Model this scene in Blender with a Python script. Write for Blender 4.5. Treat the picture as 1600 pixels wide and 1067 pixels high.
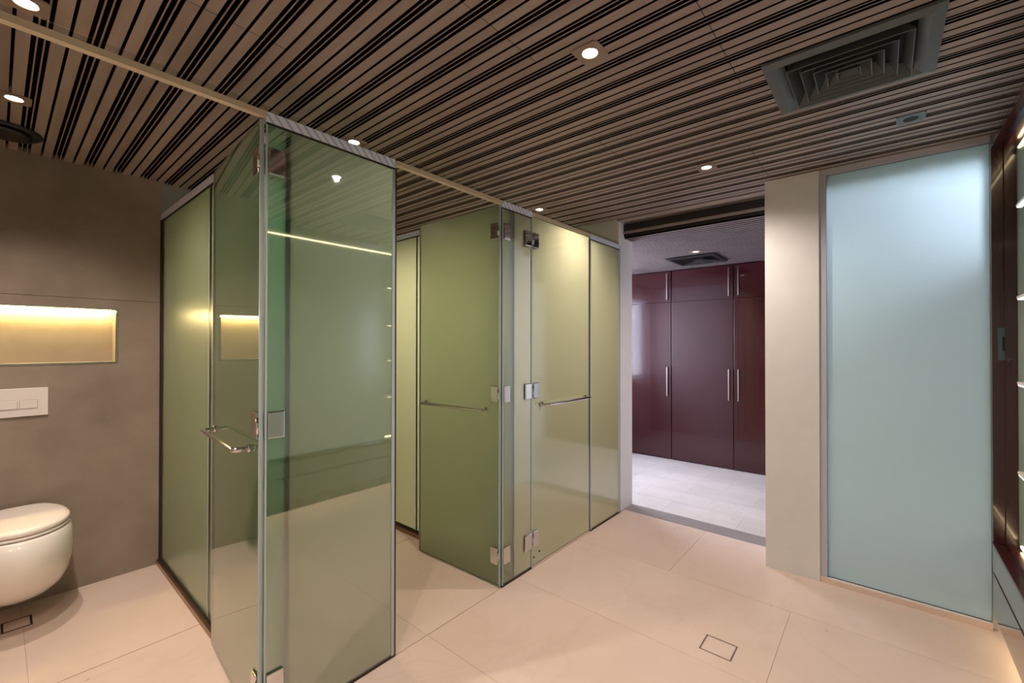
import bpy, bmesh, math, random
from mathutils import Vector, Matrix
random.seed(7)
for o in list(bpy.data.objects): bpy.data.objects.remove(o)
scene = bpy.context.scene
C = scene.collection
PI = math.pi
R = math.radians

# ------------------------------------------------------------------ camera
F_PX, YAW, PITCH, ROLL = 683.99, R(40.2717), R(0.3738), R(0.0493)
cam = bpy.data.objects.new('camera', bpy.data.cameras.new('camera'))
C.objects.link(cam)
fw = Vector((math.cos(YAW)*math.cos(PITCH), math.sin(YAW)*math.cos(PITCH), math.sin(PITCH)))
rt = Vector((math.sin(YAW), -math.cos(YAW), 0))
up = rt.cross(fw)
rt2 = math.cos(ROLL)*rt + math.sin(ROLL)*up
up2 = -math.sin(ROLL)*rt + math.cos(ROLL)*up
m = Matrix.Identity(4)
for i in range(3):
    m[i][0], m[i][1], m[i][2] = rt2[i], up2[i], -fw[i]
m[2][3] = 1.45
cam.matrix_world = m
cam.data.sensor_width = 36.0
cam.data.lens = F_PX/1600*36
cam.data.clip_start = 0.02
scene.camera = cam

# ------------------------------------------------------------------ world, exposure
w = bpy.data.worlds.new('sky'); scene.world = w; w.use_nodes = True
bg = w.node_tree.nodes['Background']
bg.inputs['Color'].default_value = (0.70, 0.78, 1.0, 1)
bg.inputs['Strength'].default_value = 24.0
scene.view_settings.view_transform = 'Standard'
scene.view_settings.look = 'None'
scene.view_settings.gamma = 1.0
scene.view_settings.use_curve_mapping = False
scene.view_settings.exposure = 0.45

WARM = (1.0, 0.87, 0.76)
SPOT_W = 49.0

# ------------------------------------------------------------------ key dimensions (metres; X along the glass fronts, Y towards the toilet wall)
ZC = 2.52                     # slatted ceiling
YF = 1.7364                   # front plane of the glass
YB = 3.658                    # toilet wall
ZG, ZR = 2.272, 2.309         # glass top, rail top
XG = 3.28                     # frosted glazing plane
YK = -0.421                   # vanity front plane
XW = 5.51                     # wardrobe fronts
ZD = 2.385                    # dressing room ceiling

# ------------------------------------------------------------------ materials
def srgb(r, g, b):
    f = lambda c: (c/255/12.92) if c/255 <= 0.04045 else ((c/255+0.055)/1.055)**2.4
    return (f(r), f(g), f(b), 1)

def base_mat(name, color, rough=0.5, metal=0.0, spec=0.5, coat=0.0):
    mt = bpy.data.materials.new(name); mt.use_nodes = True
    p = mt.node_tree.nodes['Principled BSDF']
    p.inputs['Base Color'].default_value = color
    p.inputs['Roughness'].default_value = rough
    p.inputs['Metallic'].default_value = metal
    p.inputs['Specular IOR Level'].default_value = spec
    p.inputs['Coat Weight'].default_value = coat
    return mt

def N(mt, kind, **kw):
    n = mt.node_tree.nodes.new(kind)
    for k, v in kw.items(): setattr(n, k, v)
    return n

def noisy(name, c1, c2, rough=0.5, scale=6.0, stretch=(1, 1, 1), detail=6, bump=0.0, metal=0.0, coat=0.0, spec=0.5, veins=None, objvar=0.0, specks=None):
    mt = base_mat(name, c1, rough, metal, spec, coat)
    nt = mt.node_tree; L = nt.links; p = nt.nodes['Principled BSDF']
    tc = N(mt, 'ShaderNodeTexCoord'); mp = N(mt, 'ShaderNodeMapping'); mp.inputs['Scale'].default_value = stretch
    geo = N(mt, 'ShaderNodeNewGeometry')
    L.new(geo.outputs['Position'], mp.inputs['Vector'])
    nz = N(mt, 'ShaderNodeTexNoise'); nz.inputs['Scale'].default_value = scale; nz.inputs['Detail'].default_value = detail
    nz.inputs['Roughness'].default_value = 0.6
    L.new(mp.outputs['Vector'], nz.inputs['Vector'])
    rp = N(mt, 'ShaderNodeValToRGB'); rp.color_ramp.elements[0].position = 0.3; rp.color_ramp.elements[1].position = 0.7
    rp.color_ramp.elements[0].color = c1; rp.color_ramp.elements[1].color = c2
    L.new(nz.outputs['Fac'], rp.inputs['Fac'])
    out = rp.outputs['Color']
    if veins:
        nz2 = N(mt, 'ShaderNodeTexNoise'); nz2.inputs['Scale'].default_value = veins[1]; nz2.inputs['Detail'].default_value = 8
        nz2.inputs['Distortion'].default_value = 1.2
        L.new(geo.outputs['Position'], nz2.inputs['Vector'])
        r2 = N(mt, 'ShaderNodeValToRGB')
        r2.color_ramp.elements[0].position = 0.485; r2.color_ramp.elements[0].color = (0, 0, 0, 1)
        r2.color_ramp.elements[1].position = 0.515; r2.color_ramp.elements[1].color = (0, 0, 0, 1)
        e = r2.color_ramp.elements.new(0.5); e.color = (veins[2],)*3 + (1,)
        L.new(nz2.outputs['Fac'], r2.inputs['Fac'])
        mx = N(mt, 'ShaderNodeMixRGB'); mx.inputs['Color2'].default_value = veins[0]
        L.new(r2.outputs['Color'], mx.inputs['Fac']); L.new(out, mx.inputs['Color1']); out = mx.outputs['Color']
    if specks:
        vo = N(mt, 'ShaderNodeTexVoronoi'); vo.inputs['Scale'].default_value = 4.2
        n3 = N(mt, 'ShaderNodeTexNoise'); n3.inputs['Scale'].default_value = 60.0; n3.inputs['Detail'].default_value = 3
        L.new(geo.outputs['Position'], vo.inputs['Vector']); L.new(geo.outputs['Position'], n3.inputs['Vector'])
        ad = N(mt, 'ShaderNodeMath', operation='MULTIPLY_ADD'); ad.inputs[1].default_value = 0.22
        L.new(n3.outputs['Fac'], ad.inputs[0]); L.new(vo.outputs['Distance'], ad.inputs[2])
        r3 = N(mt, 'ShaderNodeValToRGB'); r3.color_ramp.elements[0].position = 0.125; r3.color_ramp.elements[0].color = (0.55,)*3 + (1,)
        r3.color_ramp.elements[1].position = 0.15; r3.color_ramp.elements[1].color = (0, 0, 0, 1)
        L.new(ad.outputs[0], r3.inputs['Fac'])
        m3 = N(mt, 'ShaderNodeMixRGB'); m3.inputs['Color2'].default_value = specks
        L.new(r3.outputs['Color'], m3.inputs['Fac']); L.new(out, m3.inputs['Color1']); out = m3.outputs['Color']
    if objvar:
        oi = N(mt, 'ShaderNodeObjectInfo'); hs = N(mt, 'ShaderNodeHueSaturation')
        mr = N(mt, 'ShaderNodeMapRange'); mr.inputs['To Min'].default_value = 1-objvar; mr.inputs['To Max'].default_value = 1+objvar
        L.new(oi.outputs['Random'], mr.inputs['Value']); L.new(mr.outputs['Result'], hs.inputs['Value'])
        L.new(out, hs.inputs['Color']); out = hs.outputs['Color']
    L.new(out, p.inputs['Base Color'])
    if bump:
        bp = N(mt, 'ShaderNodeBump'); bp.inputs['Strength'].default_value = bump; bp.inputs['Distance'].default_value = 0.01
        L.new(nz.outputs['Fac'], bp.inputs['Height']); L.new(bp.outputs['Normal'], p.inputs['Normal'])
    return mt

def schlick(mt, f0):
    L = mt.node_tree.links
    lw = N(mt, 'ShaderNodeLayerWeight'); lw.inputs['Blend'].default_value = 0.5
    pw = N(mt, 'ShaderNodeMath', operation='POWER'); pw.inputs[1].default_value = 5.0
    L.new(lw.outputs['Facing'], pw.inputs[0])
    ma = N(mt, 'ShaderNodeMath', operation='MULTIPLY_ADD'); ma.inputs[1].default_value = 1-f0; ma.inputs[2].default_value = f0
    L.new(pw.outputs[0], ma.inputs[0])
    return ma.outputs[0]

def clear_face(name, tint, f0=0.08, rough=0.012):
    mt = bpy.data.materials.new(name); mt.use_nodes = True
    nt = mt.node_tree; L = nt.links; nt.nodes.remove(nt.nodes['Principled BSDF']); out = nt.nodes['Material Output']
    tr = N(mt, 'ShaderNodeBsdfTransparent'); tr.inputs['Color'].default_value = tint
    gl = N(mt, 'ShaderNodeBsdfGlossy'); gl.inputs['Roughness'].default_value = rough; gl.inputs['Color'].default_value = (0.95, 0.97, 0.95, 1)
    mx = N(mt, 'ShaderNodeMixShader')
    L.new(schlick(mt, f0), mx.inputs['Fac']); L.new(tr.outputs[0], mx.inputs[1]); L.new(gl.outputs[0], mx.inputs[2])
    L.new(mx.outputs[0], out.inputs['Surface'])
    return mt

def frosted_face(name, col_t, col_d, fac_t=0.7, fwd=0.0):
    """sand-blasted back face: light scatters through (translucent) and back (diffuse)"""
    mt = bpy.data.materials.new(name); mt.use_nodes = True
    nt = mt.node_tree; L = nt.links; nt.nodes.remove(nt.nodes['Principled BSDF']); out = nt.nodes['Material Output']
    t = N(mt, 'ShaderNodeBsdfTranslucent'); t.inputs['Color'].default_value = col_t
    d = N(mt, 'ShaderNodeBsdfDiffuse'); d.inputs['Color'].default_value = col_d
    mx = N(mt, 'ShaderNodeMixShader'); mx.inputs['Fac'].default_value = fac_t
    L.new(d.outputs[0], mx.inputs[1]); L.new(t.outputs[0], mx.inputs[2])
    res = mx.outputs[0]
    if fwd:
        rf = N(mt, 'ShaderNodeBsdfRefraction'); rf.inputs['Roughness'].default_value = 0.55; rf.inputs['IOR'].default_value = 1.35
        rf.inputs['Color'].default_value = col_t
        m2 = N(mt, 'ShaderNodeMixShader'); m2.inputs['Fac'].default_value = fwd
        L.new(res, m2.inputs[1]); L.new(rf.outputs[0], m2.inputs[2]); res = m2.outputs[0]
    L.new(res, out.inputs['Surface'])
    return mt

def frosted_front(name, tint):
    mt = clear_face(name, tint, 0.05, 0.28); return mt

def emis(name, col, s):
    mt = bpy.data.materials.new(name); mt.use_nodes = True
    nt = mt.node_tree; nt.nodes.remove(nt.nodes['Principled BSDF'])
    e = N(mt, 'ShaderNodeEmission'); e.inputs['Color'].default_value = (*col, 1); e.inputs['Strength'].default_value = s
    nt.links.new(e.outputs[0], nt.nodes['Material Output'].inputs['Surface'])
    return mt

M = {}
M['marble'] = noisy('cream_marble', srgb(212, 188, 174), srgb(220, 197, 184), 0.36, 1.6, detail=8, veins=(srgb(180, 145, 125), 1.1, 0.10), objvar=0.025, specks=srgb(150, 116, 96))
M['marble2'] = noisy('pale_marble', srgb(206, 196, 192), srgb(226, 216, 212), 0.3, 3.0, (1, .5, 1), detail=8, veins=(srgb(180, 160, 156), 2.2, 0.22), objvar=0.05)
M['grout'] = base_mat('grout', srgb(172, 145, 128), 0.9)
M['threshold'] = noisy('shaded_marble', srgb(140, 131, 130), srgb(156, 147, 145), 0.3, 5)  # marble greyed: the doorway's shade is put into its colour
M['concrete'] = noisy('taupe_concrete_tile', srgb(126, 111, 98), srgb(158, 142, 128), 0.62, 2.0, detail=9, bump=0.02)
M['grey_tile'] = noisy('grey_tile', srgb(140, 140, 145), srgb(150, 150, 155), 0.5, 3)
M['white_wall'] = noisy('off_white_paint', srgb(220, 217, 217), srgb(225, 222, 222), 0.7, 8)
M['slat'] = noisy('taupe_wood', srgb(134, 117, 110), srgb(158, 141, 133), 0.55, 5, (3.5, .35, 3.5), detail=7, bump=0.03, objvar=0.06)
M['slat2'] = noisy('dark_taupe_wood', srgb(112, 98, 96), srgb(124, 110, 108), 0.6, 5)
M['slat_dark'] = base_mat('black_backing_groove_shade', srgb(20, 12, 8), 0.9, spec=0.05)
M['fin'] = base_mat('grey_fin', srgb(140, 124, 116), 0.5)
M['film'] = None
M['alu'] = base_mat('brushed_aluminium', srgb(200, 188, 165), 0.38, 1.0)
M['alu_pale'] = noisy('champagne_aluminium', srgb(206, 190, 162), srgb(214, 198, 170), 0.45, 9, metal=0.1)
M['track'] = base_mat('bronze_track', srgb(150, 118, 92), 0.3, 0.9)
M['dark_gap'] = base_mat('dark_gasket', srgb(40, 30, 26), 0.6)
M['chrome'] = base_mat('chrome', (0.62, 0.61, 0.60, 1), 0.07, 1.0)
M['steel'] = base_mat('satin_steel', (0.55, 0.53, 0.5, 1), 0.22, 1.0)
M['seal'] = base_mat('clear_seal', srgb(168, 178, 182), 0.35, spec=0.6)
M['glass_front'] = clear_face('glass_front', (0.82, 0.95, 0.88, 1), 0.28, 0.028)
M['glass_front_soft'] = clear_face('glass_front_soft', (0.86, 0.93, 0.87, 1), 0.19, 0.09)
M['added_tint_sheet'] = clear_face('added_green_tint', (0.80, 1.0, 0.96, 1), 0.02)  # tint of the added sheet that greens the light
M['matt_door'] = clear_face('glass_door_matt', (0.92, 0.94, 0.92, 1), 0.06, 0.3)
M['glass_back'] = frosted_face('glass_frosted', (0.71, 0.745, 0.62, 1), (0.12, 0.135, 0.115, 1), 0.76)
M['glass_edge'] = base_mat('glass_edge', srgb(70, 110, 84), 0.25)
M['frost_front'] = frosted_front('glass_matt_front', (0.80, 0.90, 0.74, 1))
M['clear'] = clear_face('clear_strip', (0.9, 0.9, 0.88, 1), 0.06)
M['gfront'] = clear_face('glazing_front', (0.94, 0.985, 0.975, 1), 0.03, 0.3)
M['gback'] = frosted_face('glazing_frosted', (0.84, 0.98, 0.99, 1), (0.76, 0.96, 0.99, 1), 0.5, fwd=0.05)
M['frame_grey'] = base_mat('grey_frame', srgb(184, 184, 198), 0.45)
M['ceramic'] = base_mat('white_ceramic', srgb(238, 230, 222), 0.12, coat=0.4)
M['lid'] = base_mat('white_plastic_lid', srgb(236, 224, 216), 0.3)
M['plate'] = base_mat('white_plate', srgb(225, 215, 212), 0.35)
M['vent'] = base_mat('grey_vent_metal', srgb(92, 97, 98), 0.45, 0.2)
M['vent_dark'] = base_mat('black_vent_metal', srgb(34, 30, 30), 0.5)
M['black'] = base_mat('matt_black', srgb(18, 16, 15), 0.7)
M['trim'] = base_mat('lamp_trim', srgb(140, 118, 106), 0.45)
M['lens'] = emis('lamp_lens', (1.0, 0.86, 0.70), 14.0)
M['niche_led'] = emis('niche_led', (1.0, 0.79, 0.33), 70.0)
M['gold_led'] = emis('warm_led', (1.0, 0.76, 0.42), 9.0)
M['shelf_led'] = emis('shelf_led', (1.0, 0.82, 0.52), 5.0)
M['burgundy'] = noisy('burgundy_lacquer', srgb(52, 9, 16), srgb(60, 12, 20), 0.20, 3, coat=0.4)
M['mahogany'] = noisy('mahogany_veneer', srgb(50, 20, 24), srgb(66, 28, 28), 0.22, 9, (1, 1, .15), coat=0.4)
M['drawer'] = noisy('smoked_drawer_gloss', srgb(92, 80, 74), srgb(98, 86, 80), 0.14, 4, coat=0.6)
M['backpanel'] = base_mat('pale_green_lacquer', srgb(165, 182, 174), 0.25)
M['teal'] = base_mat('steel_lock', srgb(90, 110, 120), 0.3, 0.8)

def film_mat():
    mt = base_mat('printed_protective_film', srgb(175, 190, 220), 0.35)
    L = mt.node_tree.links; p = mt.node_tree.nodes['Principled BSDF']
    geo = N(mt, 'ShaderNodeNewGeometry'); mp = N(mt, 'ShaderNodeMapping'); mp.inputs['Rotation'].default_value = (0, R(40), R(40))
    wv = N(mt, 'ShaderNodeTexWave'); wv.inputs['Scale'].default_value = 15.0; wv.inputs['Distortion'].default_value = 1.0
    rp = N(mt, 'ShaderNodeValToRGB')
    rp.color_ramp.elements[0].position = 0.12; rp.color_ramp.elements[0].color = srgb(176, 192, 236)
    rp.color_ramp.elements[1].position = 0.3; rp.color_ramp.elements[1].color = srgb(236, 241, 252)
    L.new(geo.outputs['Position'], mp.inputs['Vector']); L.new(mp.outputs['Vector'], wv.inputs['Vector'])
    L.new(wv.outputs['Fac'], rp.inputs['Fac']); L.new(rp.outputs['Color'], p.inputs['Base Color'])
    return mt
M['film'] = film_mat()

# ------------------------------------------------------------------ mesh helpers
def box(bm, x0, x1, y0, y1, z0, z1, mi=0):
    v = [bm.verts.new((x, y, z)) for x in (x0, x1) for y in (y0, y1) for z in (z0, z1)]
    fs = [(0, 1, 3, 2), (4, 6, 7, 5), (0, 4, 5, 1), (2, 3, 7, 6), (0, 2, 6, 4), (1, 5, 7, 3)]   # -x +x -y +y -z +z
    out = []
    for f in fs:
        fc = bm.faces.new([v[i] for i in f]); fc.material_index = mi; out.append(fc)
    return out

def bevel_all(bm, w, seg=2):
    bmesh.ops.bevel(bm, geom=list(bm.edges), offset=w, segments=seg, affect='EDGES', profile=0.5)

def cyl(bm, p, q, r, n=16, r2=None, caps=True):
    p, q = Vector(p), Vector(q); d = (q-p).normalized()
    a = Vector((0, 0, 1)) if abs(d.z) < 0.9 else Vector((1, 0, 0))
    u = d.cross(a).normalized(); v = d.cross(u)
    r2 = r if r2 is None else r2
    A = [bm.verts.new(p + r*(math.cos(2*PI*i/n)*u + math.sin(2*PI*i/n)*v)) for i in range(n)]
    B = [bm.verts.new(q + r2*(math.cos(2*PI*i/n)*u + math.sin(2*PI*i/n)*v)) for i in range(n)]
    for i in range(n):
        f = bm.faces.new((A[i], A[(i+1) % n], B[(i+1) % n], B[i])); f.smooth = True
    if caps:
        bm.faces.new(A[::-1]); bm.faces.new(B)

def tube(bm, pts, r, n=12):
    pts = [Vector(p) for p in pts]; rings = []
    prev = None
    for i, p in enumerate(pts):
        d = (pts[min(i+1, len(pts)-1)] - pts[max(i-1, 0)]).normalized()
        a = Vector((0, 0, 1))
        u = d.cross(a).normalized(); v = u.cross(d)
        rings.append([bm.verts.new(p + r*(math.cos(2*PI*k/n)*u + math.sin(2*PI*k/n)*v)) for k in range(n)])
    for a, b in zip(rings, rings[1:]):
        for k in range(n):
            f = bm.faces.new((a[k], a[(k+1) % n], b[(k+1) % n], b[k])); f.smooth = True
    bm.faces.new(rings[0][::-1]); bm.faces.new(rings[-1])

def loft(bm, rings, cap0=True, cap1=True):
    vs = [[bm.verts.new(p) for p in r] for r in rings]; n = len(vs[0])
    for a, b in zip(vs, vs[1:]):
        for k in range(n):
            f = bm.faces.new((a[k], a[(k+1) % n], b[(k+1) % n], b[k])); f.smooth = True
    if cap0: bm.faces.new(vs[0][::-1])
    if cap1: bm.faces.new(vs[-1])

def obj(name, bm, mats, parent=None, loc=None, world=True):
    """link a bmesh as one mesh object; for a child, world=True means the bmesh is in world coordinates"""
    bmesh.ops.recalc_face_normals(bm, faces=list(bm.faces))
    me = bpy.data.meshes.new(name); 
    if parent is not None and world:
        bmesh.ops.translate(bm, verts=list(bm.verts), vec=-WL[parent])
        if loc is not None: loc = Vector(loc) - WL[parent]
    bm.to_mesh(me); bm.free()
    for mt in (mats if isinstance(mats, (list, tuple)) else [mats]): me.materials.append(M[mt])
    o = bpy.data.objects.new(name, me); C.objects.link(o)
    if loc is not None: o.location = loc
    WL[o] = (WL[parent].copy() if (parent is not None) else Vector(o.location))
    if parent is not None: o.parent = parent
    return o

WL = {}
def tag(o, label, cat, group=None):
    o['label'] = label; o['category'] = cat
    if group: o['group'] = group
    return o
def struct(name, bm, mats, label=None):
    o = obj(name, bm, mats); o['kind'] = 'structure'
    if label: o['label'] = label
    return o
def thing(name, label, cat, loc=(0, 0, 0), rotz=0.0, group=None):
    o = bpy.data.objects.new(name, None); C.objects.link(o); o.empty_display_size = 0.05
    o.location = loc; o.rotation_euler = (0, 0, rotz); WL[o] = Vector(loc)
    return tag(o, label, cat, group)
def B(*a, bev=0.0, seg=2):
    bm = bmesh.new(); box(bm, *a)
    if bev: bevel_all(bm, bev, seg)
    return bm

# ================================================================== THE SETTING
# ---- floors: a grout bed and single slabs
fl = struct('floor', B(-1.62, 3.578, -0.72, YB+0.05, -0.06, -0.003), 'grout', 'cream marble bathroom floor of large slabs')
G = 0.0008
def tile(parent, x0, x1, y0, y1, mat, z=0.0, th=0.012, g=G, nm='tile'):
    cx, cy = (x0+x1)/2, (y0+y1)/2
    bm = bmesh.new(); box(bm, x0+g-cx, x1-g-cx, y0+g-cy, y1-g-cy, -th, 0); 
    o = obj(nm, bm, mat, parent, world=False); o.location = Vector((cx, cy, z)) - WL[parent]
    return o
cols = [-1.62, -1.4, -0.7, 0.0, 0.70, 1.40, 2.10, 2.80, 3.578]
offs = [0.387, 1.0, 0.387, 1.0, 0.387, -0.28, 0.387, 1.05]
DR = (2.18, 2.31, 0.535, 0.677)         # drain cut-out in the slab between X 2.10 and 2.80
for k in range(len(cols)-1):
    x0, x1 = cols[k], cols[k+1]; j = offs[k]
    tile(fl, x0, x1, -0.72, j, 'marble')
    if k == 6:
        o = tile(fl, x0, x1, j, YF, 'marble')
        # cut the drain opening by rebuilding this slab as a ring of four strips in one mesh
        me = o.data; bm = bmesh.new(); cx, cy = o.location.x, o.location.y
        for a in ((x0+G, DR[0], j+G, YF-G), (DR[1], x1-G, j+G, YF-G), (DR[0], DR[1], j+G, DR[2]), (DR[0], DR[1], DR[3], YF-G)):
            box(bm, a[0]-cx, a[1]-cx, a[2]-cy, a[3]-cy, -0.012, 0)
        bmesh.ops.remove_doubles(bm, verts=list(bm.verts), dist=1e-5)
        bm.to_mesh(me); bm.free()
    else:
        tile(fl, x0, x1, j, YF, 'marble')
for a in ((-0.62, 0.10, YF, 2.70), (-0.62, 0.10, 2.70, YB), (0.10, 0.71, YF, 2.70), (0.10, 0.71, 2.70, YB),
          (0.71, 1.40, YF, 2.70), (0.71, 1.40, 2.70, YB), (1.40, 2.07, YF, 2.70), (1.40, 2.07, 2.70, YB),
          (2.07, 2.80, YF, 2.70), (2.07, 2.80, 2.70, YB), (2.80, 3.49, YF, 2.70), (2.80, 3.49, 2.70, YB)):
    tile(fl, a[0], a[1], a[2]+0.004, a[3], 'marble')
# dressing room floor
fl2 = struct('floor', B(3.578, XW+0.5, -1.2, 3.05, -0.06, -0.003), 'grout', 'pale marble dressing room floor beyond the doorway')
tile(fl2, 3.578, 3.752, 0.30, 1.745, 'threshold', nm='threshold_slab')
ys = [-1.2, -0.55, 0.10, 0.89, 1.48, 2.1, 2.6, 3.05]
xs = [3.752, 4.06, 4.37, 4.68, 4.99, 5.30, 5.9]
for i in range(len(xs)-1):
    for j in range(len(ys)-1):
        sh = 0.0 if i % 2 == 0 else -0.28
        y0 = max(-1.2, ys[j]+sh) if j else -1.2
        y1 = ys[j+1]+sh if j < len(ys)-2 else 3.05
        tile(fl2, xs[i], xs[i+1], y0, y1, 'marble2')

# ---- toilet wall with a long lit niche
NX0, NX1, NZ0, NZ1, ND = -0.45, 0.488, 1.340, 1.662, 0.13
wb = struct('wall_back', B(-0.75, 3.6, YB+0.16, YB+0.26, 0, ZC+0.1), 'grout', 'taupe concrete tiled wall behind the toilet')
def wtile(parent, boxes, mat):
    bm = bmesh.new()
    for b in boxes: box(bm, *b)
    bmesh.ops.remove_doubles(bm, verts=list(bm.verts), dist=1e-5)
    return obj('wall_tile', bm, mat, parent)
y0, y1 = YB, YB+0.16
wtile(wb, [(-0.75, 0.71, y0, y1, 0.0, NZ0), (-0.75, NX0, y0, y1, NZ0, NZ1), (NX1, 0.71, y0, y1, NZ0, NZ1), (-0.75, 0.71, y0, y1, NZ1, 1.724),
           (NX0, NX1, y0+ND, y1, NZ0, NZ1)], 'concrete')
wtile(wb, [(-0.75, 0.71, y0, y1, 1.726, ZC+0.1)], 'concrete')
wtile(wb, [(0.712, 2.068, y0+0.02, y1, 0.0, 1.25)], 'grey_tile'); wtile(wb, [(0.712, 2.068, y0+0.02, y1, 1.252, ZC+0.1)], 'grey_tile')
wtile(wb, [(2.07, 3.6, y0+0.02, y1, 0.0, 1.25)], 'grey_tile'); wtile(wb, [(2.07, 3.6, y0+0.02, y1, 1.252, ZC+0.1)], 'grey_tile')
# steel angle trim around the niche
bm = bmesh.new(); t = 0.010
box(bm, NX0-t, NX1+t, YB-0.003, YB+0.02, NZ0-t, NZ0); box(bm, NX0-t, NX1+t, YB-0.003, YB+0.02, NZ1, NZ1+t*.6)
box(bm, NX1, NX1+t, YB-0.003, YB+0.02, NZ0, NZ1); box(bm, NX0-t, NX0, YB-0.003, YB+0.02, NZ0, NZ1)
obj('niche_trim', bm, 'steel', wb)

struct('wall_left', B(-0.75, -0.62, YF, YB+0.1, 0, ZC+0.1), 'concrete', 'taupe tiled side wall of the toilet cubicle')
struct('wall_front', B(-1.75, -1.62, -0.85, YF+0.1, 0, ZC+0.1), 'white_wall', 'off white wall behind the photographer')
struct('wall_stub', B(-1.75, -0.62, YF, YF+0.12, 0, ZC+0.1), 'white_wall', 'off white wall beside the toilet cubicle opening')
struct('wall_right', B(-1.75, 3.6, -0.85, -0.72, 0, ZC+0.1), 'white_wall', 'off white wall behind the vanity cabinet')
struct('wall_end', B(3.49, 3.752, 1.745, YB+0.2, 0, ZC+0.1), 'white_wall', 'off white end wall whose edge forms the doorway jamb')
struct('wall_pier', B(3.268, 3.752, 0.298, 0.59, 0, ZC+0.1), 'white_wall', 'off white pier between the doorway and frosted glazing')
struct('wall_side', B(3.306, 3.338, -0.90, YK, 0, ZC+0.1), 'white_wall', 'off white wall end behind the vanity cabinet frame')

# ---- frosted fixed glazing beside the pier
w1 = struct('window_1', B(XG, XG+0.07, YK, 0.298, 0, 0.035), 'white_wall', 'tall frosted blue green fixed glazing beside the white pier')
bm = bmesh.new(); box(bm, XG-0.002, XG+0.06, YK, 0.298, 2.486, ZC+0.02); box(bm, XG-0.002, XG+0.06, 0.262, 0.298, 0.035, 2.486)
obj('window_frame', bm, 'frame_grey', w1)
bm = bmesh.new(); fs = box(bm, XG+0.012, XG+0.024, YK, 0.262, 0.035, 2.486, 2); fs[0].material_index = 0; fs[1].material_index = 1
obj('pane', bm, ['gfront', 'gback', 'glass_edge'], w1)
bm = B(XG-0.008, XG, YK, 0.298, 0, 0.03); obj('kerb', bm, 'marble', w1)

# ---- slatted ceiling
ce = struct('ceiling', B(-1.75, 3.50, -0.85, YB+0.05, ZC+0.028, ZC+0.10), 'slat_dark', 'taupe wooden slat ceiling with black grooves')
MOD = 0.1288; X0 = 0.5894
seg = [(0.0127, 'd'), (0.0046, 'f'), (0.0137, 'd'), (0.0046, 'f'), (0.0110, 'd'), (0.0375, 's'), (0.0093, 'd'), (0.0354, 's')]
meshes = {}
def slat_mesh(wd, ln, mat, z0, z1):
    key = (round(wd, 5), round(ln, 3), mat)
    if key not in meshes:
        bm = bmesh.new(); fs = box(bm, -wd/2, wd/2, -ln/2, ln/2, z0, z1, 1); fs[4].material_index = 0  # sides coloured black, so groove shade is in the paint; wood below
        bmesh.ops.recalc_face_normals(bm, faces=list(bm.faces))
        me = bpy.data.meshes.new('slat'); bm.to_mesh(me); bm.free(); me.materials.append(M[mat]); me.materials.append(M['slat_dark']); meshes[key] = me
    return meshes[key]
def put(name, me, parent, x, y, z):
    o = bpy.data.objects.new(name, me); C.objects.link(o); o.parent = parent; o.location = Vector((x, y, z)) - WL[parent]
    return o
joints = {-3: 0.9, -2: 0.3, -1: 0.62, 0: 1.65, 1: 1.0, 2: 0.44, 3: 1.14, 4: 0.55, 5: 1.3}
k0 = int(math.floor((-1.70-X0)/MOD)); k1 = int(math.ceil((3.45-X0)/MOD))
for k in range(k0, k1):
    x = X0 + k*MOD
    for wd, kind in seg:
        c = x + wd/2
        if kind != 'd' and -1.70 < c-wd/2 and c+wd/2 < 3.455:
            jt = joints[max(-3, min(5, int(math.floor((c-0.06)/0.64))))]
            ya, yb = -0.72, (YB if c < 0.70 else YB+0.02) if c > -0.62 else YF
            if kind == 's':
                iv = [(ya, jt-0.001), (jt+0.001, yb)]
                if 1.90 < c < 2.33:                                   # opening for the air diffuser
                    iv = [q for a, b in iv for q in ((a, min(b, -0.135)), (max(a, 0.327), b))]
                for a, b in iv:
                    if b-a > 0.05: put('slat', slat_mesh(wd, b-a, 'slat', 0, 0.026), ce, c, (a+b)/2, ZC)
            else:
                for a, b in (((ya, -0.135), (0.327, yb)) if 1.90 < c < 2.33 else ((ya, yb),)):
                    put('fin', slat_mesh(wd, b-a, 'fin', 0, 0.026), ce, c, (a+b)/2, ZC+0.002)
        x += wd
# plain soffit strip and sliding-door head over the doorway
struct('trim_1', B(3.455, 3.545, 0.298, 1.745, ZC-0.004, ZC+0.05), 'slat', 'plain taupe soffit strip at the edge of the slat ceiling')
h = struct('trim_2', B(3.60, 3.752, 0.59, 1.745, 2.412, ZC+0.05), 'slat', 'taupe sliding door head above the doorway')
obj('track_slot', B(3.585, 3.602, 0.59, 1.745, 2.445, ZC-0.012), 'vent_dark', h)
obj('track_lip', B(3.575, 3.602, 0.59, 1.745, 2.424, 2.444), 'slat', h)
obj('shadow_gap', B(3.590, 3.5995, 0.59, 1.745, 2.400, 2.4235), 'black', h)
struct('trim_3', B(3.345, 3.752, -1.3, 0.298, ZD, ZC+0.1), 'white_wall', 'plain lintel behind the frosted glazing')
struct('trim_4', B(3.40, 3.80, -0.9, YB+0.3, ZC+0.1, ZC+0.2), 'slat_dark', 'unseen dark cap added over the doorway to keep out sky light')  # slab added above the view, stops sky leaking through the slot
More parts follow.
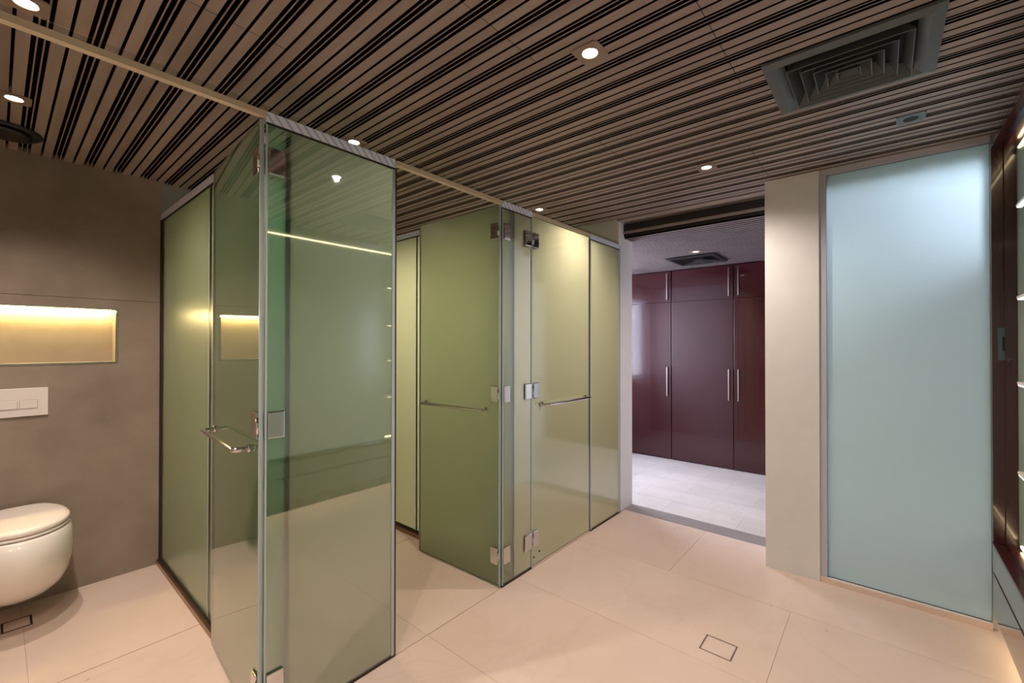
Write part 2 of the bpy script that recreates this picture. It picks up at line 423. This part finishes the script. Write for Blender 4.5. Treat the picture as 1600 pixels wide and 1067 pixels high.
# dressing room shell
ce2 = struct('ceiling', B(3.752, XW+0.5, -1.2, 3.05, ZD+0.024, ZD+0.1), 'slat_dark', 'taupe slat ceiling of the dressing room')
bm = bmesh.new(); x = 3.602
while x < XW+0.45:
    ya, yb = (0.59, 1.745) if x < 3.752 else (-1.2, 3.05)
    fs = box(bm, x, x+0.040, ya, yb, ZD, ZD+0.024, 1); fs[4].material_index = 0; x += 0.058  # black sides again carry the groove shade
s2 = obj('slat_field', bm, ['slat2', 'slat_dark'], ce2); s2['kind'] = 'stuff'
struct('wall_dressing_back', B(XW+0.5, XW+0.62, -1.3, 3.15, 0, ZC), 'white_wall', 'off white wall behind the wardrobes')
def windowed_wall(name, ya, yb, x0, x1, wx0, wx1, wz0, wz1, label, wname, wlabel, portal_dir):
    bm = bmesh.new()
    box(bm, x0, wx0, ya, yb, 0, ZC+0.1); box(bm, wx1, x1, ya, yb, 0, ZC+0.1)
    box(bm, wx0, wx1, ya, yb, 0, wz0); box(bm, wx0, wx1, ya, yb, wz1, ZC+0.1)
    struct(name, bm, 'white_wall', label)
    bm = bmesh.new(); t = 0.05; ym = (ya+yb)/2
    for a in ((wx0, wx0+t, wz0, wz1), (wx1-t, wx1, wz0, wz1), (wx0+t, wx1-t, wz0, wz0+t), (wx0+t, wx1-t, wz1-t, wz1)):
        box(bm, a[0], a[1], ym-0.025, ym+0.025, a[2], a[3])
    wd = struct(wname, bm, 'frame_grey', wlabel)
    bm = B(wx0+t, wx1-t, ym-0.004, ym+0.004, wz0+t, wz1-t); obj('pane', bm, 'clear', wd)
    ld = bpy.data.lights.new('daylight_portal', 'AREA'); ld.shape = 'RECTANGLE'; ld.size = wx1-wx0-2*t; ld.size_y = wz1-wz0-2*t
    ld.cycles.is_portal = True
    lo = bpy.data.objects.new('daylight_portal', ld); C.objects.link(lo)
    lo.location = ((wx0+wx1)/2, ym - 0.08*portal_dir*-1*-1, (wz0+wz1)/2)
    lo.rotation_euler = (R(90)*portal_dir, 0, 0)
windowed_wall('wall_dressing_right', -0.66, -0.54, 3.34, XW+0.62, 3.36, 3.96, 1.86, 2.37, 'off white dressing room wall with a window', 'window_2', 'grey framed window of the dressing room behind the frosted glazing', 1)
windowed_wall('wall_dressing_left', 3.05, 3.17, 3.6, XW+0.62, 3.95, 5.15, 0.9, 2.2, 'off white dressing room wall opposite the first window', 'window_3', 'grey framed window at the far side of the dressing room', -1)

# ================================================================== GLASS FRONT
def pane_local(bm, x0, x1, z0, z1, y0=0.0, th=0.010):
    fs = box(bm, x0, x1, y0, y0+th, z0, z1, 2); fs[2].material_index = 0; fs[3].material_index = 1
GM = ['glass_front', 'glass_back', 'glass_edge']

def screen(x0, x1, label, film=True, left_seal=True, soft=True):
    t = thing('glass_screen', label, 'glass screen', (x0, YF, 0), group='fixed frosted panels of the glass front')
    bm = bmesh.new(); pane_local(bm, x0, x1, 0.012, ZG, YF); obj('pane', bm, ['glass_front_soft']+GM[1:] if soft else GM, t)
    obj('bottom_channel', B(x0, x1, YF-0.002, YF+0.014, 0.0005, 0.012), 'dark_gap', t)
    r = obj('top_rail', B(x0, x1, YF-0.006, YF+0.020, ZG, ZR), 'film' if film else 'alu_pale', t)
    obj('gasket', B(x0, x1, YF-0.003, YF-0.0002, ZG-0.008, ZG), 'dark_gap', t)
    obj('glass_lip', B(x0, x1, YF+0.004, YF+0.010, ZR, ZR+0.026), 'clear', t)
    return t
S1 = screen(0.644, 1.2018, 'wide frosted green glass panel with blue film on its top rail', soft=False)
obj('added_tint_sheet', B(0.657, 0.715, YF+0.0104, YF+0.0184, 0.013, ZG-0.002), 'added_tint_sheet', S1)  # sheet added behind the pane to tint its left strip green
S2 = screen(1.9599, 2.2487, 'narrow frosted glass panel between the two sets of door hinges')
S3 = screen(2.9909, 3.4818, 'frosted glass panel next to the doorway jamb', left_seal=False)
obj('edge_seal', B(1.2018, 1.2110, YF-0.002, YF+0.014, 0.001, ZG), 'dark_gap', S1)
obj('edge_profile', B(1.187, 1.2016, YF-0.004, YF-0.0004, 0.013, ZG-0.009), 'seal', S1)
obj('edge_seal', B(3.4818, 3.4895, YF-0.004, YF+0.014, 0.001, ZR), 'dark_gap', S3)
obj('edge_profile', B(3.462, 3.4816, YF-0.004, YF-0.0004, 0.013, ZG-0.009), 'frame_grey', S3)
obj('edge_profile', B(2.991, 2.999, YF-0.004, YF-0.0004, 0.013, ZG-0.009), 'frame_grey', S3)
obj('edge_profile', B(2.240, 2.2485, YF-0.004, YF-0.0004, 0.013, ZG-0.009), 'seal', S2)
for s, x in ((S1, 0.644), (S2, 1.9599)):
    obj('edge_profile', B(x-0.002, x+0.004, YF-0.004, YF-0.0004, 0.013, ZG-0.009), 'seal', s)

def header(x0, x1, label, mat='alu_pale'):
    o = thing('header_bar', label, 'header bar', ((x0+x1)/2, YF, ZR), group='aluminium header bars above the door openings')
    obj('bar', B(x0, x1, YF-0.006, YF+0.020, ZR-0.021, ZR), mat, o)
    obj('glass_lip', B(x0, x1, YF+0.004, YF+0.010, ZR, ZR+0.026), 'clear', o)
    return o
header(-0.62, 0.643, 'pale aluminium bar crossing above the toilet opening')
header(1.2115, 1.9590, 'pale aluminium bar above the open shower door in the middle')
header(2.2495, 2.9900, 'pale aluminium bar above the closed glass door')

def partition(x, yfront, label, joint):
    """cross partition, its smooth face towards the toilet side (-X)"""
    t = thing('partition_screen', label, 'glass partition', (x, YB, 0))
    for a, b in ((yfront, joint-0.004), (joint+0.004, YB-0.004)):
        bm = bmesh.new(); fs = box(bm, x, x+0.010, a, b, 0.042, ZG, 2); fs[0].material_index = 0; fs[1].material_index = 1
        obj('pane', bm, ['frost_front', 'glass_back', 'glass_edge'], t)
    obj('joint_seal', B(x-0.001, x+0.011, joint-0.004, joint+0.004, 0.042, ZG), 'seal', t)
    obj('top_rail', B(x-0.008, x+0.018, yfront, YB-0.001, ZG, ZR), 'film', t)
    obj('gasket', B(x-0.004, x-0.0002, yfront, YB-0.001, ZG-0.009, ZG), 'dark_gap', t)
    obj('bottom_track', B(x-0.022, x+0.03, yfront, YB-0.001, 0.0005, 0.030), 'track', t)
    obj('gasket', B(x-0.004, x-0.0002, yfront, YB-0.001, 0.030, 0.046), 'dark_gap', t)
    obj('wall_channel', B(x-0.010, x+0.02, YB-0.012, YB-0.0005, 0.03, ZG), 'dark_gap', t)
    obj('edge_post', B(x+0.002, x+0.022, YF+0.0105, yfront, 0.03, ZG), 'glass_edge', t)
    return t
partition(0.714, YF+0.035, 'green glass partition meeting the concrete wall beside the toilet', 2.66)
partition(2.062, YF+0.035, 'yellow lit glass partition visible behind the middle open door', 2.70)

HZ = (2.130, 1.150, 0.185)
def leaf(bm, x0, x1, z, y0, y1):
    b2 = bmesh.new(); box(b2, x0, x1, y0, y1, z-0.05, z+0.05); bevel_all(b2, 0.004, 2)
    me = bpy.data.meshes.new('t'); b2.to_mesh(me); b2.free(); bm.from_mesh(me); bpy.data.meshes.remove(me)
def glass_door(loc, rz, s, label, GM=GM):
    """hinge line at the local origin; the pane runs to s*x; smooth outer face towards -y"""
    t = thing('glass_door', label, 'glass door', loc, rz)
    W = 0.735; a, b = sorted((s*0.006, s*W))
    bm = bmesh.new(); pane_local(bm, a, b, 0.012, 2.284, -0.005); obj('pane', bm, GM, t, world=False)
    a, b = sorted((s*0.001, s*0.0058)); obj('hinge_seal', B(a, b, -0.007, 0.007, 0.013, 2.280), 'seal', t, world=False)
    a, b = sorted((s*W, s*(W+0.003))); obj('edge_seal', B(a, b, -0.005, 0.005, 0.013, 2.280), 'seal', t, world=False)
    for z in HZ:
        bm = bmesh.new(); a, b = sorted((s*0.010, s*0.068))
        leaf(bm, a, b, z, -0.013, -0.0055); leaf(bm, a, b, z, 0.0055, 0.013)
        hg = obj('hinge', bm, 'chrome', t, world=False)
        bm = bmesh.new(); cyl(bm, (s*0.008, -0.009, z-0.03), (s*0.008, -0.009, z+0.03), 0.0065, 14)
        k = obj('knuckle', bm, 'chrome', hg, world=False)
    # long bar handle on the outer face
    zb = 1.052; x0, x1 = s*0.105, s*0.655; st = -0.062
    pts = [(x0, -0.0055, zb)]
    for q in range(0, 7):
        an = q/6*PI/2; pts.append((x0 + s*0.02*(1-math.cos(an)) , st+0.02-0.02*math.sin(an), zb))
    for q in range(0, 7):
        an = q/6*PI/2; pts.append((x1 - s*0.02*(1-math.sin(an)), st+0.02-0.02*math.cos(an), zb))
    pts.append((x1, -0.0055, zb))
    bm = bmesh.new(); tube(bm, pts, 0.0095, 14); hd = obj('handle', bm, 'chrome', t, world=False)
    for xx in (x0, x1):
        bm = bmesh.new(); cyl(bm, (xx, -0.0055, zb), (xx, -0.018, zb), 0.016, 18, 0.013); obj('rosette', bm, 'chrome', hd, world=False)
        bm = bmesh.new(); cyl(bm, (xx, 0.0055, zb), (xx, 0.012, zb), 0.014, 18); obj('back_cap', bm, 'chrome', hd, world=False)
    return t
glass_door((0.632, YF+0.006, 0), R(-94.2), -1, 'frosted green glass door swung open beside the toilet')
glass_door((1.9480, YF+0.006, 0), R(-88.4), -1, 'frosted green glass door standing open in the middle opening', ['matt_door', 'glass_back', 'glass_edge'])
D3 = glass_door((2.2505, YF+0.006, 0), 0.0, 1, 'closed frosted glass door lit yellow from inside', ['glass_front_soft']+GM[1:])
for (x, z) in ((0.080, 0.086), (0.012+0.008, 0.066)):
    bm = bmesh.new(); cyl(bm, (x, -0.0052, z), (x, -0.009, z), 0.006, 12); obj('screw', bm, 'black', D3, world=False)
for s, x0 in ((S1, 0.650), (S2, 1.966)):
    for z in HZ:
        bm = bmesh.new(); leaf(bm, x0, x0+0.060, z, YF-0.010, YF-0.0005); leaf(bm, x0, x0+0.060, z, YF+0.019, YF+0.026)
        obj('hinge_plate', bm, 'chrome', s)
for z in HZ:
    bm = bmesh.new(); leaf(bm, 2.2487-0.076, 2.2487-0.012, z, YF-0.010, YF-0.0005); leaf(bm, 2.2487-0.076, 2.2487-0.012, z, YF+0.0105, YF+0.018)
    obj('hinge_plate', bm, 'chrome', S2)

# ================================================================== TOILET AREA
TX = 0.082
def outline(cx, rear, front, hw, z, n=44, wide=0.5, rw=0.72):
    """egg-shaped plan cut straight at the wall: rounded front, widest in the middle, narrower (rw) at the wall"""
    yc = front + (rear-front)*wide; pts = []
    lf, lr = yc-front, rear-yc
    te = math.acos(min(1, rw))
    for i in range(n+1):                                    # from the rear right corner round the front to the rear left corner
        a = -te + (PI+2*te)*i/n
        x = hw*math.cos(a)
        y = yc - lf*math.sin(a) if math.sin(a) >= 0 else yc - lr*math.sin(a)/math.sin(te)
        pts.append(Vector((cx+x, y, z)))
    return pts
tl = thing('toilet', 'white wall hung toilet with closed lid', 'toilet', (TX, YB, 0))
prof = [(0.120, 3.47, 0.050), (0.124, 3.41, 0.085), (0.138, 3.345, 0.118), (0.168, 3.275, 0.148), (0.21, 3.215, 0.171), (0.265, 3.165, 0.187),
        (0.33, 3.132, 0.197), (0.395, 3.120, 0.200), (0.45, 3.124, 0.198), (0.490, 3.140, 0.192), (0.500, 3.152, 0.186)]
bm = bmesh.new(); loft(bm, [outline(TX, YB-0.001, f, hw, z, rw=0.80) for z, f, hw in prof]); obj('bowl', bm, 'ceramic', tl)
def slab(levels, rear): return [outline(TX, rear, f, hw, z, rw=0.62) for z, f, hw in levels]
bm = bmesh.new(); loft(bm, slab([(0.504, 3.156, 0.184), (0.507, 3.153, 0.187), (0.515, 3.153, 0.187), (0.518, 3.156, 0.184)], 3.625)); obj('seat', bm, 'lid', tl)
bm = bmesh.new(); loft(bm, slab([(0.5215, 3.156, 0.184), (0.525, 3.153, 0.187), (0.538, 3.153, 0.187), (0.546, 3.158, 0.182), (0.552, 3.19, 0.162), (0.556, 3.25, 0.12), (0.557, 3.33, 0.06)], 3.625)); obj('lid', bm, 'lid', tl)
bm = bmesh.new(); cyl(bm, (TX-0.09, 3.634, 0.512), (TX+0.09, 3.634, 0.512), 0.008, 12); obj('lid_hinge', bm, 'lid', tl)
fp = thing('flush_plate', 'white rectangular flush plate with two buttons above the toilet', 'flush plate', (0.084, YB, 1.12))
obj('plate', B(-0.030, 0.198, YB-0.012, YB-0.0005, 1.046, 1.203, bev=0.002), 'plate', fp)
for a, b in ((0.004, 0.080), (0.088, 0.156)):
    obj('button_recess', B(a-0.0015, b+0.0015, YB-0.0125, YB-0.0119, 1.0885, 1.1365), 'grout', fp)
    obj('button', B(a, b, YB-0.0165, YB-0.012, 1.090, 1.135, bev=0.0015), 'plate', fp)
nl = thing('led_strip', 'glowing warm white light strip along the top of the wall niche', 'led strip', ((NX0+NX1)/2, YB+0.1, NZ1))
obj('diffuser', B(NX0+0.01, NX1-0.012, YB+0.088, YB+0.108, NZ1-0.012, NZ1-0.002), 'niche_led', nl)
obj('channel', B(NX0+0.01, NX1-0.012, YB+0.083, YB+0.113, NZ1-0.002, NZ1-0.0003), 'alu', nl)

def floor_drain(x0, x1, y0, y1, label):
    t = thing('floor_drain', label, 'floor drain', ((x0+x1)/2, (y0+y1)/2, 0))
    bm = bmesh.new(); k = 0.004
    for a in ((x0, x0+k, y0, y1), (x1-k, x1, y0, y1), (x0+k, x1-k, y0, y0+k), (x0+k, x1-k, y1-k, y1)):
        box(bm, a[0], a[1], a[2], a[3], -0.012, 0.0008)
    obj('frame', bm, 'steel', t)
    obj('tray', B(x0+k, x1-k, y0+k, y1-k, -0.012, -0.009), 'black', t)
    g = 0.007
    obj('tile_insert', B(x0+k+g, x1-k-g*0.3, y0+k+g*0.6, y1-k-g*0.6, -0.0088, 0.0), 'marble', t)
    return t
floor_drain(*DR, 'square tile insert floor drain in the middle of the floor')
# drain under the toilet sits in a dark frame proud of the slab
t = thing('floor_drain', 'small rectangular floor drain in the shadow under the toilet', 'floor drain', (0.08, 3.42, 0))
bm = bmesh.new()
for a in ((0.026, 0.034, 3.362, 3.482), (0.126, 0.134, 3.362, 3.482), (0.034, 0.126, 3.362, 3.366), (0.034, 0.126, 3.478, 3.482)):
    box(bm, a[0], a[1], a[2], a[3], 0.0003, 0.003)
obj('frame', bm, 'black', t); obj('tile_insert', B(0.036, 0.124, 3.369, 3.475, 0.0003, 0.0025), 'marble', t)

# ================================================================== CEILING FITTINGS
def downlight(x, y, z, label, power=1.0, lit=True, col=WARM, ang=150):
    t = thing('downlight', label, 'downlight', (x, y, z), group='recessed ceiling spotlights')
    bm = bmesh.new(); n = 28; hs = 0.052; r = 0.029
    sq = []
    for i in range(n):
        a = 2*PI*i/n; c, s = math.cos(a), math.sin(a); k = hs/max(abs(c), abs(s)); sq.append((c*k, s*k))
    A = [bm.verts.new((x+p[0], y+p[1], z-0.004)) for p in sq]; A2 = [bm.verts.new((x+p[0], y+p[1], z)) for p in sq]
    Bv = [bm.verts.new((x+r*math.cos(2*PI*i/n), y+r*math.sin(2*PI*i/n), z-0.005)) for i in range(n)]
    Cv = [bm.verts.new((x+0.026*math.cos(2*PI*i/n), y+0.026*math.sin(2*PI*i/n), z+0.006)) for i in range(n)]
    for i in range(n):
        j = (i+1) % n
        bm.faces.new((A2[i], A2[j], A[j], A[i])); bm.faces.new((A[i], A[j], Bv[j], Bv[i])); bm.faces.new((Bv[i], Bv[j], Cv[j], Cv[i]))
    obj('trim_plate', bm, 'trim' if lit else 'vent', t)
    bm = bmesh.new(); cyl(bm, (x, y, z-0.002), (x, y, z+0.008), 0.0255, 24)
    obj('lens', bm, 'lens' if lit else 'black', t)
    if lit:
        ld = bpy.data.lights.new('lamp', 'SPOT'); ld.energy = SPOT_W*power; ld.color = col
        ld.spot_size = R(ang); ld.spot_blend = 1.0; ld.shadow_soft_size = 0.012
        lo = bpy.data.objects.new('lamp', ld); C.objects.link(lo); lo.parent = t; lo.location = (0, 0, -0.018)
    return t
Zl = ZC
downlight(1.403, 0.815, Zl, 'square trimmed spotlight nearest the camera in the open ceiling')
downlight(2.767, 0.808, Zl, 'square trimmed spotlight in the ceiling towards the doorway')
downlight(2.780, 2.072, Zl, 'spotlight in the ceiling just behind the closed glass door', 0.85, col=(1.0, 0.76, 0.54))
downlight(0.056, 2.046, Zl, 'spotlight above the pale bar in the top left corner', 1.25)
downlight(0.047, 2.880, Zl, 'spotlight in the toilet ceiling beside the round vent', 1.05, ang=128)
downlight(1.22, 2.13, Zl, 'spotlight hidden above the wide glass panel rail', 0.12)
downlight(2.780, 2.880, Zl, 'spotlight deep in the shower behind the closed door', 1.3, col=(1.0, 0.76, 0.54))
downlight(1.403, 2.880, Zl, 'spotlight at the back of the middle shower', 0.48, col=(1.0, 0.76, 0.54))
downlight(0.04, 0.815, Zl, 'spotlight in the ceiling above the camera')
downlight(-1.00, 0.815, Zl, 'spotlight in the ceiling behind the camera')
downlight(4.55, 1.434, ZD, 'small spotlight in the dressing room ceiling', 0.35)
t = downlight(2.788, -0.105, Zl, 'unlit dark square spotlight near the frosted glazing', lit=False)

def diffuser(x0, x1, y0, y1, z, label, mat, rings=5, louvre='vent', dz=1.0):
    cx, cy = (x0+x1)/2, (y0+y1)/2; hx, hy = (x1-x0)/2, (y1-y0)/2
    t = thing('air_diffuser', label, 'air vent', (cx, cy, z))
    def ring(bm, a, za, b, zb, th=0.002):
        # sloped square ring from half-size fraction a (height za) to b (height zb)
        P = []
        for f, zz in ((a, za), (b, zb), (b, zb+th), (a, za+th)):
            P.append([bm.verts.new((cx+sx*hx*f, cy+sy*hy*f, zz)) for sx, sy in ((-1, -1), (1, -1), (1, 1), (-1, 1))])
        for q in range(4):
            A_, B_ = P[q], P[(q+1) % 4]
            for i in range(4):
                j = (i+1) % 4; bm.faces.new((A_[i], A_[j], B_[j], B_[i]))
    bm = bmesh.new(); ring(bm, 1.0, z-0.012, 0.86, z-0.020, 0.010); ring(bm, 0.86, z-0.020, 0.74, z-0.002, 0.003); obj('frame', bm, mat, t)
    fr = [0.72, 0.56, 0.41, 0.27, 0.14][:rings]
    for i, f in enumerate(fr):
        bm = bmesh.new(); ring(bm, f, z-0.030*max(dz, 0.5), max(f-0.105, 0.01), z+0.018*dz, 0.0025 if dz == 1 else 0.0008)
        ring(bm, f, z-0.030*max(dz, 0.5), f-0.012, z-0.031*max(dz, 0.5), 0.003)
        obj('louvre', bm, louvre, t)
    obj('backing', B(cx-hx*.8, cx+hx*.8, cy-hy*.8, cy+hy*.8, z+0.024*dz*0.85, z+0.024*dz*0.85+0.0004), 'black', t)
    return t
diffuser(1.885, 2.345, -0.160, 0.352, ZC, 'large square grey four way ceiling air diffuser', 'vent')
diffuser(4.70, 5.21, 1.30, 1.80, ZD-0.004, 'dark square air diffuser in the dressing room ceiling', 'vent_dark', 4, 'vent_dark', 0.15)
t = thing('exhaust_vent', 'round black exhaust vent in the ceiling above the toilet', 'air vent', (0.02, 3.345, ZC))
bm = bmesh.new(); n = 36
def circ(r, z): return [Vector((0.02+r*math.cos(2*PI*i/n), 3.345+r*math.sin(2*PI*i/n), z)) for i in range(n)]
loft(bm, [circ(0.135, ZC), circ(0.138, ZC-0.006), circ(0.128, ZC-0.014), circ(0.100, ZC-0.010), circ(0.098, ZC-0.002)], False, True); obj('rim', bm, 'vent_dark', t)
bm = bmesh.new(); loft(bm, [circ(0.086, ZC-0.010), circ(0.092, ZC-0.016), circ(0.086, ZC-0.024), circ(0.04, ZC-0.028)]); obj('disc', bm, 'vent_dark', t)
bm = bmesh.new(); cyl(bm, (0.02, 3.345, ZC-0.012), (0.02, 3.345, ZC-0.003), 0.012, 12); obj('stem', bm, 'vent_dark', t)

# ================================================================== VANITY CABINET (right edge of the photograph)
VX0, VX1 = -1.2, 3.278
vc = thing('vanity_cabinet', 'mahogany framed shelf cabinet with low drawers at the right edge', 'cabinet', (VX1, YK, 0))
YM = -0.505
# outer frame: side post, top, with a stepped inner bead
obj('side_panel', B(VX1-0.022, VX1, -0.70, YK, 0.452, 2.475), 'mahogany', vc)
obj('side_panel', B(VX0, VX0+0.022, -0.70, YK, 0.452, 2.475), 'mahogany', vc)
obj('side_bead', B(VX1-0.040, VX1-0.0225, YM+0.001, YK-0.042, 0.46, 2.440), 'mahogany', vc)
obj('top_panel', B(VX0+0.023, VX1-0.0225, -0.70, YK, 2.445, 2.475), 'mahogany', vc)
obj('top_bead', B(VX0+0.023, VX1-0.041, YM+0.001, YK-0.042, 2.425, 2.4445), 'mahogany', vc)
obj('ledge', B(VX0, VX1, -0.70, YK+0.004, 0.432, 0.4515, bev=0.003), 'mahogany', vc)
obj('ledge_bead', B(VX0+0.023, VX1-0.041, YM+0.001, YK-0.042, 0.452, 0.468), 'mahogany', vc)
obj('back_panel', B(VX0+0.023, VX1-0.023, YM-0.010, YM, 0.4525, 2.444), 'backpanel', vc)
obj('body', B(VX0, VX1-0.004, -0.70, YK-0.022, 0.098, 0.4315), 'black', vc)
n = 5; wdt = (VX1-VX0)/n
for i in range(n):
    a, b = VX0+i*wdt+0.0015, VX0+(i+1)*wdt-0.0015
    obj('fascia', B(a, b, YK-0.020, YK, 0.312, 0.4315), 'drawer', vc)
    obj('drawer_front', B(a, b, YK-0.020, YK, 0.098, 0.296), 'drawer', vc)
obj('plinth', B(VX0, VX1, -0.70, -0.475, 0.0005, 0.0975), 'mahogany', vc)
lk = obj('lock_plate', B(VX1-0.0255, VX1-0.0222, -0.476, -0.440, 1.372, 1.536, bev=0.001), 'teal', vc)
obj('latch', B(VX1-0.030, VX1-0.0255, -0.466, -0.456, 1.42, 1.49), 'black', lk)
for z in (2.04, 1.65, 1.288, 0.91):
    s = obj('shelf', B(2.62, 2.80, YM+0.001, YK-0.012, z-0.006, z+0.006, bev=0.002), 'plate', vc)
    obj('shelf_light', B(2.63, 2.79, YK-0.028, YK-0.014, z-0.011, z-0.0062), 'shelf_led', s)
t = thing('led_strip', 'warm golden light strip under the top of the vanity frame', 'led strip', (1.0, YK, 2.44))
obj('diffuser', B(VX0+0.05, VX1-0.10, YM+0.0002, YM+0.006, 2.398, 2.403), 'gold_led', t)
t = thing('led_strip', 'added warm strip giving the back of the vanity ledge a golden glow', 'led strip', (1.0, YK, 0.47))
obj('diffuser', B(2.64, VX1-0.10, YM+0.0002, YM+0.006, 0.480, 0.487), 'gold_led', t)  # glowing strip added to turn the ledge golden
t = thing('led_strip', 'warm golden light strip hidden under the vanity drawers', 'led strip', (1.0, -0.45, 0.09))
obj('diffuser', B(VX0+0.05, VX1-0.06, -0.470, -0.460, 0.090, 0.0975), 'gold_led', t)

# ================================================================== WARDROBES
def wardrobe(y0, y1, doors, label):
    t = thing('wardrobe', label, 'wardrobe', (XW, (y0+y1)/2, 0), group='burgundy lacquer wardrobes of the dressing room')
    obj('body', B(XW+0.021, XW+0.49, y0+0.001, y1-0.001, 0.0005, ZD-0.004), 'mahogany', t)
    for (a, b, hside) in doors:
        for (z0, z1, hz0, hz1) in ((0.012, 1.983, 0.80, 1.165), (1.989, ZD-0.010, 2.015, 2.345)):
            d = obj('door', B(XW, XW+0.020, a+0.003, b-0.003, z0, z1, bev=0.0015), 'burgundy', t)
            hy = (b-0.052) if hside > 0 else (a+0.045)
            bm = bmesh.new(); box(bm, XW-0.034, XW-0.024, hy-0.007, hy+0.007, hz0, hz1); bevel_all(bm, 0.002, 1)
            for zz in (hz0+0.03, hz1-0.03): cyl(bm, (XW-0.026, hy, zz), (XW-0.0003, hy, zz), 0.005, 10)
            obj('handle', bm, 'steel', d)
    return t
wardrobe(2.037, 2.76, [(2.037, 2.76, -1)], 'burgundy lacquered wardrobe leftmost in the doorway view')
wardrobe(0.60, 2.033, [(1.318, 2.033, -1), (0.60, 1.314, 1)], 'double burgundy lacquered wardrobe in the middle of the doorway view')
wardrobe(-0.535, 0.596, [(0.03, 0.596, -1), (-0.535, 0.026, 1)], 'burgundy lacquered wardrobe hidden behind the white pier')
